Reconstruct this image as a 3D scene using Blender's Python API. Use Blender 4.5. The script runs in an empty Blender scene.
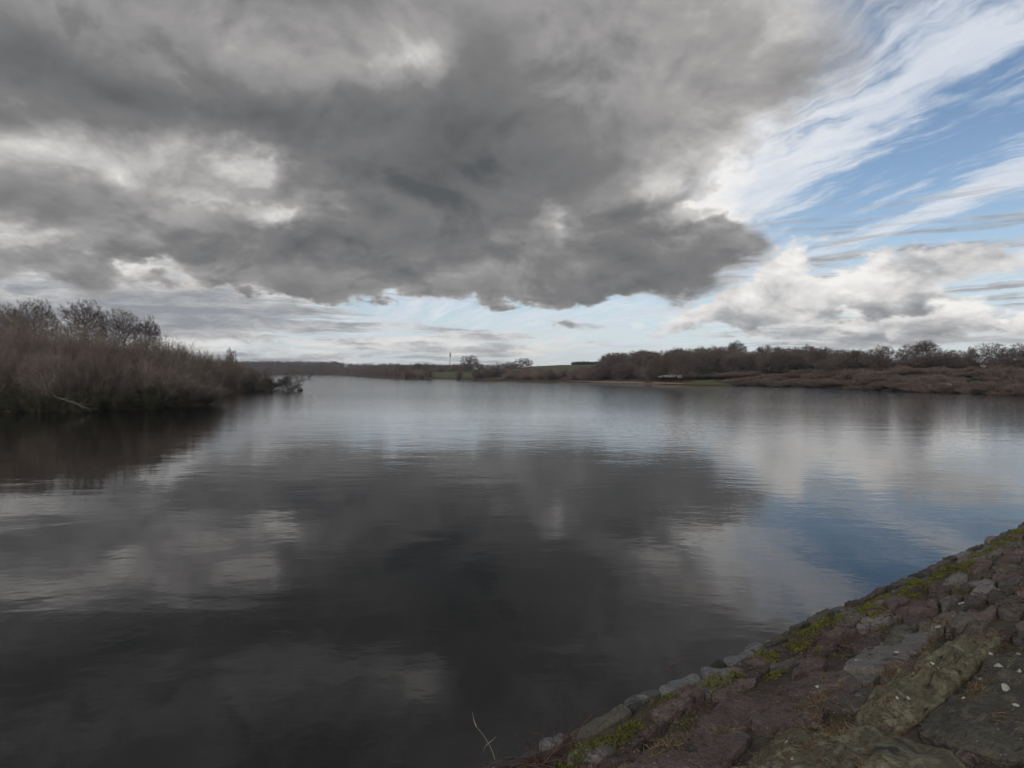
import bpy, bmesh, math, random
from mathutils import Vector, Matrix, noise as mnoise
R = math.radians
scene = bpy.context.scene
col = scene.collection

# ---------------------------------------------------------------- camera
cam_data = bpy.data.cameras.new('camera')
cam = bpy.data.objects.new('camera', cam_data)
col.objects.link(cam)
EYE = 5.0                                    # metres above the water
cam.location = (0, 0, EYE)
cam.rotation_euler = (Matrix.Rotation(R(90 - 1.12), 4, 'X') @ Matrix.Rotation(R(0.2), 4, 'Z')).to_euler()
cam_data.sensor_width = 36
cam_data.lens = 36 * 610 / 1024
cam_data.clip_start = 0.05
cam_data.clip_end = 6000
scene.camera = cam

# ---------------------------------------------------------------- view
scene.view_settings.view_transform = 'Standard'
scene.view_settings.look = 'None'
scene.view_settings.exposure = 0
scene.view_settings.gamma = 1
scene.cycles.use_denoising = True
scene.cycles.use_adaptive_sampling = True
scene.cycles.adaptive_threshold = 0.012
scene.cycles.adaptive_min_samples = 8
scene.cycles.max_bounces = 5
scene.cycles.transparent_max_bounces = 8

# ---------------------------------------------------------------- node helper
class S:
    """A socket with arithmetic."""
    def __init__(s, tree, sock): s.t, s.k = tree, sock
    def _m(s, op, *args, clamp=False):
        n = s.t.nodes.new('ShaderNodeMath'); n.operation = op; n.use_clamp = clamp
        for i, a in enumerate((s,) + args):
            if isinstance(a, S): s.t.links.new(a.k, n.inputs[i])
            else: n.inputs[i].default_value = a
        return S(s.t, n.outputs[0])
    def __add__(s, o): return s._m('ADD', o)
    __radd__ = __add__
    def __sub__(s, o): return s._m('SUBTRACT', o)
    def __rsub__(s, o): return s._m('MULTIPLY', -1.0)._m('ADD', o)
    def __mul__(s, o): return s._m('MULTIPLY', o)
    __rmul__ = __mul__
    def __truediv__(s, o): return s._m('DIVIDE', o)
    def mad(s, a, b): return s._m('MULTIPLY_ADD', a, b)
    def maxi(s, o): return s._m('MAXIMUM', o)
    def mini(s, o): return s._m('MINIMUM', o)
    def clamp(s): return s._m('ADD', 0.0, clamp=True)
    def step(s, a, b, lo=0.0, hi=1.0):
        n = s.t.nodes.new('ShaderNodeMapRange'); n.interpolation_type = 'SMOOTHSTEP'
        s.t.links.new(s.k, n.inputs[0])
        for i, v in enumerate((a, b, lo, hi)): n.inputs[i + 1].default_value = v
        return S(s.t, n.outputs[0])

class T:
    """A node tree with short spellings."""
    def __init__(s, tree): s.t = tree
    def node(s, kind, **kw):
        n = s.t.nodes.new(kind)
        for k, v in kw.items(): setattr(n, k, v)
        return n
    def out(s, n, i=0): return S(s.t, n.outputs[i])
    def link(s, a, b): s.t.links.new(a.k if isinstance(a, S) else a, b)
    def xyz(s, x, y, z):
        n = s.node('ShaderNodeCombineXYZ')
        for i, v in enumerate((x, y, z)):
            if isinstance(v, S): s.link(v, n.inputs[i])
            else: n.inputs[i].default_value = v
        return s.out(n)
    def sep(s, v):
        n = s.node('ShaderNodeSeparateXYZ'); s.link(v, n.inputs[0])
        return s.out(n, 0), s.out(n, 1), s.out(n, 2)
    def noise(s, vec, scale, detail=4, rough=0.5, dist=0.0, lac=2.0, color=False, dim='3D'):
        n = s.node('ShaderNodeTexNoise'); n.noise_dimensions = dim
        s.link(vec, n.inputs['Vector'])
        for k, v in (('Scale', scale), ('Detail', detail), ('Roughness', rough), ('Lacunarity', lac), ('Distortion', dist)):
            n.inputs[k].default_value = v
        return s.out(n, 1 if color else 0)
    def voronoi(s, vec, scale, feature='F1', out=0):
        n = s.node('ShaderNodeTexVoronoi', feature=feature)
        s.link(vec, n.inputs['Vector']); n.inputs['Scale'].default_value = scale
        return s.out(n, out)
    def mix(s, f, a, b, blend='MIX'):
        n = s.node('ShaderNodeMix', data_type='RGBA', blend_type=blend)
        for i, v in ((0, f), (6, a), (7, b)):
            if isinstance(v, S): s.link(v, n.inputs[i])
            elif isinstance(v, (int, float)): n.inputs[i].default_value = v
            else: n.inputs[i].default_value = tuple(v) + (1,)
        return s.out(n, 2)
    def ramp(s, f, stops, interp='LINEAR'):
        n = s.node('ShaderNodeValToRGB'); r = n.color_ramp; r.interpolation = interp
        while len(r.elements) < len(stops): r.elements.new(0.5)
        for e, (p, c) in zip(r.elements, stops): e.position = p; e.color = tuple(c) + (1,)
        s.link(f, n.inputs[0])
        return s.out(n)

# ---------------------------------------------------------------- sky
SUN_ELEV, SUN_AZ = 30.0, -150.0              # degrees; azimuth clockwise from +Y, so behind the camera and to its left
world = bpy.data.worlds.new('World'); scene.world = world; world.use_nodes = True
wt = world.node_tree; wt.nodes.clear(); w = T(wt)
#SKY
SKY_MUL = (1.0, 1.0, 1.0)
CIRRUS = [
   (31.1, 23.7, 15.2, 4.7, 0.05, 22),
   (24.5, 19.1, 6.2, 4.6, 0.2, 0),
   (36.3, 12.8, 7.3, 0.9, 0.22, 14),
   (20.5, 15.6, 4.9, 4.9, 0.2, 0),
   (38.7, 24.3, 8.0, 2.4, 0.08, 20),
   (29.7, 13.9, 8.5, 1.5, -0.25, 14),
   (37.5, 19.0, 4.7, 1.7, -0.22, 14),
   (27.5, 12.3, 5.2, 1.0, -0.2, 5),
   (38.7, 10.4, 4.6, 1.0, -0.2, 5),
]
BANDS = [
   (-36.5, 9.1, 10.3, 2.9, 0.45, 0),
   (-32.7, 4.1, 16.0, 2.2, 0.3, 0),
   (-22.4, 6.2, 7.2, 1.4, 0.25, 0),
   (-3.9, 2.2, 12.2, 0.9, 0.22, 0),
   (1.7, 5.6, 16.0, 1.3, -0.3, 0),
   (11.9, 3.4, 5.4, 1.6, -0.12, 0),
   (32.5, 3.3, 10.7, 1.4, 0.2, 0),
]
BANDSHADE = [
   (-37.1, 8.9, 8.4, 1.6, -0.5, 0),
   (-30.7, 4.6, 13.9, 1.6, 0.2, 0),
   (-27.1, 2.3, 11.9, 0.7, -0.25, 0),
   (-3.0, 3.9, 14.1, 2.3, -0.15, 0),
]
CUMULUS = [
   (22.1, 6.7, 5.2, 2.9, 0.75, 0),
   (30.4, 6.6, 6.3, 1.9, 0.85, 0),
   (36.9, 8.2, 5.4, 1.5, 0.7, 0),
   (35.1, 3.6, 9.4, 1.7, 0.85, 0),
   (24.5, 10.3, 3.1, 2.0, 0.6, 0),
   (18.8, 4.8, 5.0, 1.9, 0.55, 0),
   (11.9, 3.9, 5.4, 0.9, 0.35, 0),
]
CUMBASE = [
   (32.5, 5.4, 6.0, 0.7, 0.42, 0),
   (20.5, 4.7, 5.8, 1.0, 0.3, 0),
   (36.3, 2.3, 7.9, 0.9, 0.42, 0),
   (29.7, 7.5, 5.0, 0.8, -0.3, 0),
   (34.4, 4.5, 5.8, 0.6, -0.3, 0),
   (23.7, 9.4, 3.9, 1.7, -0.2, 0),
   (38.1, 8.6, 3.5, 0.9, -0.1, 0),
]
DECK = [
   (-3.9, 11.7, 11.2, 3.6, 0.6, 0),
   (-16.6, 12.1, 10.3, 3.4, 0.5, 0),
   (-36.5, 12.4, 8.5, 1.6, 0.4, 0),
   (-23.2, 25.2, 33.3, 7.8, 0.9, 0),
   (2.6, 27.1, 19.7, 8.9, 0.75, 0),
   (-8.6, 17.3, 23.9, 5.1, 0.8, 15),
   (9.1, 12.9, 10.1, 6.2, 0.75, 0),
   (2.6, 7.9, 14.1, 2.0, 0.75, 0),
   (16.3, 11.3, 5.2, 2.8, 0.6, 0),
   (-32.7, 13.7, 14.6, 3.7, 0.8, 0),
   (-20.0, 8.5, 9.1, 1.9, 0.6, 0),
   (16.3, 22.4, 6.9, 5.4, 0.42, 0),
   (-23.2, 36.5, 39.6, 8.4, 0.9, 0),
   (-47.3, 15.6, 8.6, 11.8, 0.8, 0),
   (-29.3, 9.3, 8.6, 1.8, 0.45, 8),
   (35.1, 18.0, 5.7, 7.0, -0.5, 0),
   (22.9, 14.2, 3.2, 3.3, -0.4, 0),
]
LIGHT = [
   (-6.5, 25.3, 1.1, 1.1, 0.12, 0),
   (-20.0, 13.7, 1.2, 0.6, 0.4, 0),
   (-21.8, 16.9, 0.8, 0.7, 0.4, 0),
   (4.1, 13.8, 0.8, 1.4, 0.22, 0),
   (18.4, 14.0, 2.2, 0.6, 0.4, 8),
   (15.8, 14.8, 0.9, 0.6, 0.3, 0),
   (12.7, 16.6, 2.0, 1.2, 0.35, 0),
   (-8.1, 26.0, 5.5, 2.7, 0.48, 20),
   (-11.3, 29.2, 9.9, 3.2, 0.32, 0),
   (-28.6, 16.5, 10.9, 2.4, 0.55, 6),
   (-37.7, 15.2, 5.9, 1.9, 0.38, 0),
   (-22.3, 16.6, 2.9, 1.4, 0.5, 0),
   (-20.4, 13.5, 3.3, 1.3, 0.6, 0),
   (-26.0, 13.6, 4.6, 1.0, 0.4, 0),
   (3.6, 13.6, 2.8, 3.0, 0.5, 0),
   (17.1, 14.1, 5.1, 1.2, 0.65, 12),
   (14.1, 18.6, 4.9, 2.5, 0.42, 0),
   (11.9, 25.9, 9.9, 5.2, 0.25, 0),
   (20.5, 17.2, 3.3, 4.8, 0.4, 0),
   (-38.3, 9.9, 5.2, 1.1, 0.55, 0),
   (24.5, 25.0, 4.7, 4.9, 0.3, 0),
   (-15.7, 14.8, 3.5, 0.8, 0.3, 0),
]
SHADE = [
   (-35.9, 21.1, 14.8, 2.8, 0.46, 0),
   (-7.7, 17.2, 14.8, 4.8, 0.38, 15),
   (-17.5, 20.9, 13.7, 2.7, 0.4, 15),
   (0.8, 20.8, 8.5, 4.9, 0.16, 0),
   (4.5, 7.6, 14.9, 1.8, 0.2, 0),
   (10.0, 11.6, 5.0, 2.8, 0.45, 0),
   (-17.0, 11.7, 5.2, 1.2, 0.36, 0),
   (-30.7, 9.1, 9.7, 1.1, 0.2, 8),
   (17.1, 10.6, 5.1, 1.9, 0.22, 0),
   (-3.0, 13.1, 5.6, 3.6, 0.12, 0),
   (-36.5, 12.4, 7.3, 0.9, 0.15, 0),
]
coord = w.node('ShaderNodeTexCoord')
dx, dy, dz = w.sep(w.out(coord, 0))
dzc = dz.maxi(0.0)
inv = (dzc + 0.13)._m('POWER', -1.0)
plane = w.xyz(dx * inv, dy * inv, 0.0)            # the cloud deck seen in perspective
sphere = w.xyz(dx, dy, dz)
inv2 = (dzc + 0.42)._m('POWER', -1.0)
hx, hy = dx * inv2, dy * inv2
heap = w.xyz(hx, hy, 0.0)                               # a nearer, less flattened view for heaped cloud
DEG = 180 / math.pi
az = dx._m('ARCTAN2', dy) * DEG
el = dz._m('ARCSINE') * DEG

nish = w.node('ShaderNodeTexSky', sky_type='NISHITA', sun_disc=False)
nish.sun_elevation = R(SUN_ELEV); nish.sun_rotation = R(SUN_AZ)
nish.altitude = 50; nish.air_density = 1.0; nish.dust_density = 0.6; nish.ozone_density = 1.6
K = 10.0                                                # cloud radiance over background strength 0.1
def C(r, g, b): return (r * K, g * K, b * K)
sky = w.mix(1.0, w.out(nish), (SKY_MUL[0], SKY_MUL[1], SKY_MUL[2]), 'MULTIPLY')

# warped bearings so that no placed cloud keeps a smooth outline
wn1 = w.noise(heap, 2.6, 5, 0.56, color=True, dim='2D')
w1x, w1y, w1z = w.sep(wn1)
wn2 = w.noise(heap, 7.5, 5, 0.58, color=True, dim='2D')
w2x, w2y, w2z = w.sep(wn2)
azw = az + (w1x - 0.5) * 16 + (w2x - 0.5) * 5
elw = el + (w1y - 0.5) * 9 + (w2y - 0.5) * 4.5
azs = az + (w1x - 0.5) * 5 + (w2y - 0.5) * 5
els = el + (w1y - 0.5) * 3 + (w2x - 0.5) * 4

def blobs(rows, A=None, E=None):
    """Sum of soft elliptical patches: bearing, height, half widths (degrees), weight, tilt."""
    key = w.xyz(azw if A is None else A, elw if E is None else E, 0.0)
    tot = None
    for a0, e0, ra, re, weight, rot in rows:
        if rot:
            m = w.node('ShaderNodeMapping', vector_type='TEXTURE'); w.link(key, m.inputs[0])
            m.inputs['Location'].default_value = (a0, e0, 0)
            m.inputs['Rotation'].default_value = (0, 0, R(rot))
            m.inputs['Scale'].default_value = (ra, re, 1)
        else:
            m = w.node('ShaderNodeVectorMath', operation='MULTIPLY_ADD'); w.link(key, m.inputs[0])
            m.inputs[1].default_value = (1 / ra, 1 / re, 0); m.inputs[2].default_value = (-a0 / ra, -e0 / re, 0)
        d = w.node('ShaderNodeVectorMath', operation='DOT_PRODUCT')
        w.link(m.outputs[0], d.inputs[0]); w.link(m.outputs[0], d.inputs[1])
        g = w.node('ShaderNodeMath', operation='POWER'); g.inputs[0].default_value = math.exp(-1)
        w.link(d.outputs['Value'], g.inputs[1])
        g = w.out(g)
        tot = g * weight if tot is None else g.mad(weight, tot)
    return tot

# fibrous high cloud, combed along one wind direction
wa = R(-27.0); wx, wy = math.sin(wa), math.cos(wa)
px, py = dx * inv, dy * inv
along = px * wx + py * wy; across = px * wy - py * wx + (w1x - 0.5) * 0.30 + (w2x - 0.5) * 0.05
fib = w.noise(w.xyz(along * 0.5, across * 2.6, 0.3), 2.8, 7, 0.66, dist=0.25, dim='2D')
fib2 = w.noise(w.xyz(along * 0.7 + 4.3, across * 1.2, 4.3), 2.2, 6, 0.68, dist=0.3, dim='2D')
cirrus = (fib * 1.15 + fib2 * 1.15 - 0.56 + blobs(CIRRUS, az, el)).step(0.40, 0.92)
veil = el.step(1.0, 15.0, 0.62, 0.0)                     # thin cloud thickening to the horizon
out = w.mix(veil, sky, C(0.64, 0.72, 0.82))
out = w.mix(cirrus * 0.93, out, w.mix(fib2.step(0.3, 0.7), C(0.84, 0.86, 0.89), C(0.66, 0.71, 0.79)))

# low bands in layers near the horizon
bandv = w.xyz(az * 0.035 + (w1x - 0.5) * 0.3, el * 0.55 + (w1y - 0.5) * 0.5, 0.0)
bn = w.noise(bandv, 2.4, 7, 0.64, dist=0.3, dim='2D')
bn2 = w.noise(w.xyz(az * 0.06, el * 0.33 + (w2y - 0.5) * 0.6, 3.0), 2.6, 6, 0.62, dim='2D')
low = el.step(9.0, 16.0, 1.0, 0.0)
band = (bn + blobs(BANDS, az, el)).step(0.45, 0.66) * low
bshade = (bn2 * 0.8 + bn * 0.4 + blobs(BANDSHADE, az, el)).step(0.35, 0.85)
bandcol = w.ramp(bshade, [(0, C(0.84, 0.82, 0.79)), (0.35, C(0.54, 0.54, 0.545)), (1, C(0.28, 0.29, 0.315))])
out = w.mix(band * 0.95, out, bandcol)

# heaped cloud: lit rims, grey bases
hn = w.noise(heap, 4.6, 7, 0.58, dist=0.2, dim='2D')
up = w.noise(w.xyz(hx * 0.955, hy * 0.955, 0.0), 4.6, 5, 0.58, dist=0.2, dim='2D')
relief = hn - up
puff = (hn * 2.0 - 1.0)._m('ABSOLUTE')                    # rounded lobes with creases between them
cum = (blobs(CUMULUS, azs, els) + (hn - 0.5) * 1.5 + (w2z - 0.5) * 0.5).step(0.36, 0.72)
cshade = (blobs(CUMBASE, azs, els) + (hn - 0.5) * 1.9 + (w2x - 0.5) * 0.7 - relief * 2.0 + 0.30).clamp()
cumcol = w.ramp(cshade, [(0, C(0.95, 0.93, 0.90)), (0.3, C(0.74, 0.725, 0.71)), (0.6, C(0.46, 0.46, 0.465)), (1, C(0.27, 0.275, 0.29))])
out = w.mix(cum * 0.97, out, cumcol)

# the dark rain deck
big = w.noise(sphere, 1.3, 3, 0.5)
mass = blobs(DECK) + (hn - 0.5) * 0.62 + (w2z - 0.5) * 0.25
# beyond the placed bank the deck goes on in broken fields
field = (big * 1.3 + hn * 0.5 - 0.78) * el.step(18, 40)
away = (dy * -1.0).step(-0.35, 0.3)
mass = mass + field.maxi(0.0) * 1.2 + away * (big - 0.46) * 2.2
soft = az.step(4, 20)
cover = w.mix(soft, mass.step(0.30, 0.60), mass.step(0.06, 0.80))
dn = w.noise(heap, 2.0, 5, 0.52, dist=0.3, dim='2D')
breaks = (blobs(LIGHT, azs, els) + (0.5 - hn) * 1.0 + (0.5 - w2z) * 0.4).step(0.08, 0.95)   # thin places where light comes through
dark = (mass - 0.34).mini(0.42) * 0.85 + (dn - 0.5) * 0.50 + (puff - 0.22) * 0.38 - relief * 0.9 + blobs(SHADE, azs, els) + 0.25 - breaks * 0.58
deckcol = w.ramp((dark * 0.76 + 0.04).clamp(), [(0, C(0.92, 0.90, 0.875)), (0.12, C(0.64, 0.622, 0.605)), (0.34, C(0.37, 0.36, 0.357)),
                        (0.60, C(0.205, 0.204, 0.206)), (1, C(0.098, 0.104, 0.110))])
out = w.mix(cover, out, deckcol)
bg = w.node('ShaderNodeBackground'); bg.inputs[1].default_value = 0.1
wo = w.node('ShaderNodeOutputWorld')
w.link(out, bg.inputs[0]); w.link(bg.outputs[0], wo.inputs[0])
world.cycles.sampling_method = 'MANUAL'; world.cycles.sample_map_resolution = 512

# ---------------------------------------------------------------- sun, behind cloud
sd = bpy.data.lights.new('sun', 'SUN'); sd.energy = 1.5; sd.angle = R(20); sd.color = (1.0, 0.94, 0.86)
sun = bpy.data.objects.new('sun', sd); col.objects.link(sun)
sv = Vector((math.sin(R(SUN_AZ)) * math.cos(R(SUN_ELEV)), math.cos(R(SUN_AZ)) * math.cos(R(SUN_ELEV)), math.sin(R(SUN_ELEV))))
sun.rotation_euler = sv.to_track_quat('Z', 'Y').to_euler()
sun.location = sv * 60

# ---------------------------------------------------------------- materials: water
def new_mat(name):
    m = bpy.data.materials.new(name); m.use_nodes = True
    t = T(m.node_tree); b = m.node_tree.nodes['Principled BSDF']
    return m, t, b
def geo_pos(t): return t.out(t.node('ShaderNodeNewGeometry'), 0)
def bump(t, b, h, strength=1.0, dist=0.01):
    n = t.node('ShaderNodeBump'); n.inputs['Strength'].default_value = strength; n.inputs['Distance'].default_value = dist
    t.link(h, n.inputs['Height']); t.link(n.outputs[0], b.inputs['Normal'])

mat_water, t, b = new_mat('lake_water')
b.inputs['Base Color'].default_value = (0.004, 0.0036, 0.0033, 1)
b.inputs['Roughness'].default_value = 0.012
b.inputs['IOR'].default_value = 1.42
pos = geo_pos(t); X, Y, Z = t.sep(pos)
far = Y.step(18, 130)
patch = t.noise(t.xyz(X * 0.4, Y * 1.0, 0), 0.03, 3, 0.5)
swell = t.noise(t.xyz(X * 0.5, Y * 1.0, 0), 0.35, 3, 0.5, dist=0.3)
rip = t.noise(t.xyz(X * 0.55, Y, 1.0), 1.7, 3, 0.5, dist=0.4)
fine = t.noise(t.xyz(X * 0.6, Y, 2.0), 5.0, 2, 0.5)
ruffle = patch.step(0.40, 0.62, 0.35, 1.0)
open_ = Y.step(110, 230) * (X / Y).step(-0.12, 0.2)     # wind on the open reach
h = rip * (open_ * 0.10) + fine * (open_ * 0.02) + swell * 0.018 + rip * (0.0075 * ruffle) + fine * (0.0030 * ruffle) + rip * (far * 0.026) + fine * (far * 0.014)
bump(t, b, h, 1.0, 1.0)

def tag(o, label=None, cat=None, group=None, kind=None):
    for k, v in (('label', label), ('category', cat), ('group', group), ('kind', kind)):
        if v: o[k] = v
    return o
def mesh_obj(name, verts, faces, mat, parent=None, smooth=False):
    me = bpy.data.meshes.new(name); me.from_pydata(verts, [], faces); me.update()
    if smooth: me.shade_smooth()
    if mat: me.materials.append(mat)
    o = bpy.data.objects.new(name, me); col.objects.link(o)
    if parent: o.parent = parent
    return o
water = mesh_obj('lake_water', [(-1900, -240, 0), (1900, -240, 0), (1900, 1950, 0), (-1900, 1950, 0)], [(0, 1, 2, 3)], mat_water)
tag(water, 'dark rippled reservoir water mirroring the clouds', kind='structure')

# ---------------------------------------------------------------- land
import numpy as np
rng = np.random.default_rng(7)
random.seed(7)
FOC = 610.0
def bearing_x(px): return (px - 512.0) / FOC            # lateral metres per metre forward
OFFS = [0, 2, 8, 20, 40, 80, 200, 600, 900]
def lerp_cols(cols, px):
    xs = [c[0] for c in cols]
    D = float(np.interp(px, xs, [c[1] for c in cols]))
    hs = [float(np.interp(px, xs, [c[2][i] for c in cols])) for i in range(len(OFFS))]
    return D, hs
FAR = [  # bearing, distance of the water's edge, ground heights at OFFS behind it
    (120, 1000, (-.3, .6, 2, 4, 8, 14, 19, 21, 21)), (335, 1000, (-.3, .6, 2, 4, 8, 14, 18, 19, 19)),
    (346, 820, (-.3, .5, 1, 2, 4, 7, 12, 14, 14)), (362, 620, (-.3, .5, 1, 1.5, 2.5, 4, 8, 11, 11)),
    (400, 455, (-.3, .5, .8, 1.2, 2, 3, 6, 9, 9)), (480, 380, (-.3, .5, .8, 1.2, 2, 3, 6, 9, 9)),
    (520, 345, (-.3, .5, .8, 1.2, 2.2, 3.6, 7.2, 12, 14)), (560, 322, (-.3, .5, .8, 1.3, 2.6, 4.6, 9.2, 15, 18)),
    (600, 302, (-.3, .4, .7, 1.4, 3, 5, 10, 16, 18)), (700, 247, (-.3, .4, .9, 2.6, 4.4, 6.5, 12, 14, 14)),
    (800, 218, (-.3, .5, 1.6, 3.6, 6, 7.5, 11, 12, 12)), (900, 167, (-.3, .5, 1.8, 4.2, 6.8, 7.4, 9, 10, 10)),
    (1024, 141, (-.3, .5, 1.8, 4.2, 6.4, 7.2, 9, 10, 10)), (1200, 112, (-.3, .5, 1.8, 4, 6, 7, 9, 10, 10)),
    (1700, 80, (-.3, .5, 1.8, 4, 6, 7, 9, 10, 10))]
LEFT = [(-700, 52, (-.3, .4, .8, 1.2, 1.5, 1.5, 1.5, 1.5, 1.5)), (-250, 67, (-.3, .4, .8, 1.2, 1.5, 1.5, 1.5, 1.5, 1.5)),
    (0, 72.5, (-.3, .4, .8, 1.2, 1.5, 1.5, 1, -1, -1)), (60, 73, (-.3, .4, .8, 1.2, 1.5, 1.5, -1, -1, -1)),
    (120, 76, (-.3, .4, .8, 1.2, 1.5, 1.2, -1, -1, -1)), (180, 81, (-.3, .4, .8, 1.2, 1.4, .8, -1, -1, -1)),
    (210, 90, (-.3, .3, .7, .8, .8, .6, -1, -1, -1)), (222, 132, (-.3, .3, .5, .5, .4, -1, -1, -1, -1)),
    (232, 150, (-.3, .3, .4, .4, .2, -1, -1, -1, -1)), (250, 156, (-.3, .2, .3, .2, -1, -1, -1, -1, -1)),
    (262, 160, (-.6, -.6, -.6, -.6, -1, -1, -1, -1, -1))]
def ground_h(cols, px, D):
    Ds, hs = lerp_cols(cols, px)
    return float(np.interp(D - Ds, OFFS, hs))
def bank_mesh(name, cols, x0, x1, dx, mat):
    pxs = np.arange(x0, x1 + .1, dx); offs = sorted(set(OFFS + [1, 5, 14, 30, 55, 110, 150, 300, 450]))
    V, Fc = [], []
    for px in pxs:
        Ds, hs = lerp_cols(cols, px)
        for o in offs:
            j = 1 + .004 * mnoise.noise(Vector((px * .11, o * .05, 0)))
            D = (Ds + o) * j
            z = float(np.interp(o, OFFS, hs)) + (0 if o < 1.5 else .25 * mnoise.noise(Vector((px * .2, o * .13, 5))))
            V.append((bearing_x(px) * D, D, z))
    n = len(offs)
    for i in range(len(pxs) - 1):
        for k in range(n - 1):
            a = i * n + k; Fc.append((a, a + n, a + n + 1, a + 1))
    return mesh_obj(name, V, Fc, mat, smooth=True)

# ---- ground materials
mat_bank, t, b = new_mat('bank_earth')
pos = geo_pos(t)
n1 = t.noise(pos, 0.05, 5, 0.6); n2 = t.noise(pos, 0.7, 4, 0.6)
c = t.ramp(n1, [(0.3, (0.050, 0.034, 0.024)), (0.5, (0.072, 0.048, 0.033)), (0.7, (0.058, 0.050, 0.026))])
c = t.mix(n2.step(0.45, 0.7) * 0.5, c, (0.085, 0.060, 0.04))
t.link(c, b.inputs['Base Color']); b.inputs['Roughness'].default_value = 0.95; b.inputs['Specular IOR Level'].default_value = 0.1
mat_field, t, b = new_mat('pasture_grass')
pos = geo_pos(t)
n1 = t.noise(pos, 0.02, 4, 0.6); n2 = t.noise(pos, 0.6, 4, 0.6)
c = t.ramp(n1, [(0.3, (0.070, 0.076, 0.030)), (0.6, (0.095, 0.092, 0.042)), (0.75, (0.12, 0.105, 0.05))])
c = t.mix(n2.step(0.5, 0.75) * 0.4, c, (0.10, 0.085, 0.045))
t.link(c, b.inputs['Base Color']); b.inputs['Roughness'].default_value = 0.95; b.inputs['Specular IOR Level'].default_value = 0.1
mat_sand, t, b = new_mat('beach_sand')
n2 = t.noise(geo_pos(t), 0.5, 4, 0.6)
c = t.ramp(n2, [(0.35, (0.12, 0.085, 0.06)), (0.65, (0.20, 0.15, 0.105))])
t.link(c, b.inputs['Base Color']); b.inputs['Roughness'].default_value = 0.95
mat_mud, t, b = new_mat('lake_bed_mud')
b.inputs['Base Color'].default_value = (0.03, 0.025, 0.018, 1); b.inputs['Roughness'].default_value = 1.0

bed = mesh_obj('lake_bed', [(-1950, -250, -4.5), (1950, -250, -4.5), (1950, 2000, -4.5), (-1950, 2000, -4.5)], [(0, 1, 2, 3)], mat_mud)
tag(bed, kind='structure')
tag(bank_mesh('far_bank', FAR, 120, 1700, 6, mat_bank), kind='structure')
tag(bank_mesh('left_bank', LEFT, -700, 262, 6, mat_bank), kind='structure')
def draped(name, cols, pts, mat, lift=0.12):
    """A sheet lying on the bank: rows of (bearing, near offset, far offset)."""
    V, Fc = [], []; NK = 14
    for px, o0, o1 in pts:
        Ds, hs = lerp_cols(cols, px)
        for k in range(NK + 1):
            o = o0 + (o1 - o0) * k / NK
            j = 1 + .004 * mnoise.noise(Vector((px * .11, o * .05, 0)))
            z = float(np.interp(o, OFFS, hs)) + (0 if o < 1.5 else .25 * mnoise.noise(Vector((px * .2, o * .13, 5))))
            V.append((bearing_x(px) * (Ds + o) * j, (Ds + o) * j, z + lift + (.25 if o > 10 else 0) + (0.6 if o > 120 else 0)))
    for i in range(len(pts) - 1):
        for k in range(NK):
            a = i * (NK + 1) + k; Fc.append((a, a + NK + 1, a + NK + 2, a + 1))
    return mesh_obj(name, V, Fc, mat, smooth=True)
tag(draped('pasture', FAR, [(x, 9, 240) for x in range(404, 540, 6)], mat_field), kind='structure')
tag(draped('hill_field', FAR, [(x, 60, 620) for x in range(530, 640, 6)], mat_field), kind='structure')
tag(draped('lawn', FAR, [(686, 1.6, 2.2), (690, 1.2, 7), (697, .9, 12), (705, .9, 11), (712, 1.0, 12), (719, 1.1, 7), (727, 1.4, 4), (734, 2, 2.4)], mat_field), kind='structure')
tag(draped('sand_beach', FAR, [(570, 1.3, 1.6), (580, 1.1, 2.2), (594, .7, 5), (606, .6, 6), (620, .6, 6), (636, .6, 5.5), (652, .7, 5), (662, .8, 3.4), (674, 1.0, 2.4), (690, 1.2, 1.6)], mat_sand), kind='structure')

# ---------------------------------------------------------------- plants
def twig_mat(name, c0, c1, c2, scale=1.5):
    m, t, b = new_mat(name)
    info = t.node('ShaderNodeObjectInfo'); rnd = S(m.node_tree, info.outputs['Random'])
    tc = t.node('ShaderNodeTexCoord'); n = t.noise(t.out(tc, 3), scale, 3, 0.6)
    c = t.ramp((n * 0.9 + rnd * 0.35 - 0.12).clamp(), [(0.2, c0), (0.5, c1), (0.8, c2)])
    t.link(c, b.inputs['Base Color'])
    b.inputs['Roughness'].default_value = 0.85; b.inputs['Specular IOR Level'].default_value = 0.2
    return m
M_BARK = twig_mat('bark', (0.075, 0.062, 0.050), (0.115, 0.095, 0.078), (0.15, 0.13, 0.105))
M_TWIG = twig_mat('bare_twigs', (0.115, 0.085, 0.073), (0.155, 0.118, 0.100), (0.19, 0.15, 0.125))
M_WILLOW = twig_mat('willow_twigs', (0.172, 0.134, 0.106), (0.235, 0.185, 0.145), (0.285, 0.232, 0.182))
M_SCRUB = twig_mat('scrub_twigs', (0.135, 0.094, 0.073), (0.20, 0.142, 0.108), (0.27, 0.20, 0.148))
M_OLIVE = twig_mat('olive_twigs', (0.062, 0.062, 0.034), (0.088, 0.082, 0.046), (0.115, 0.10, 0.06))
M_EVER = twig_mat('evergreen_leaves', (0.028, 0.036, 0.020), (0.042, 0.052, 0.028), (0.055, 0.062, 0.034))
M_DEAD = twig_mat('dead_wood', (0.12, 0.105, 0.085), (0.17, 0.15, 0.12), (0.22, 0.20, 0.165))

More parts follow.
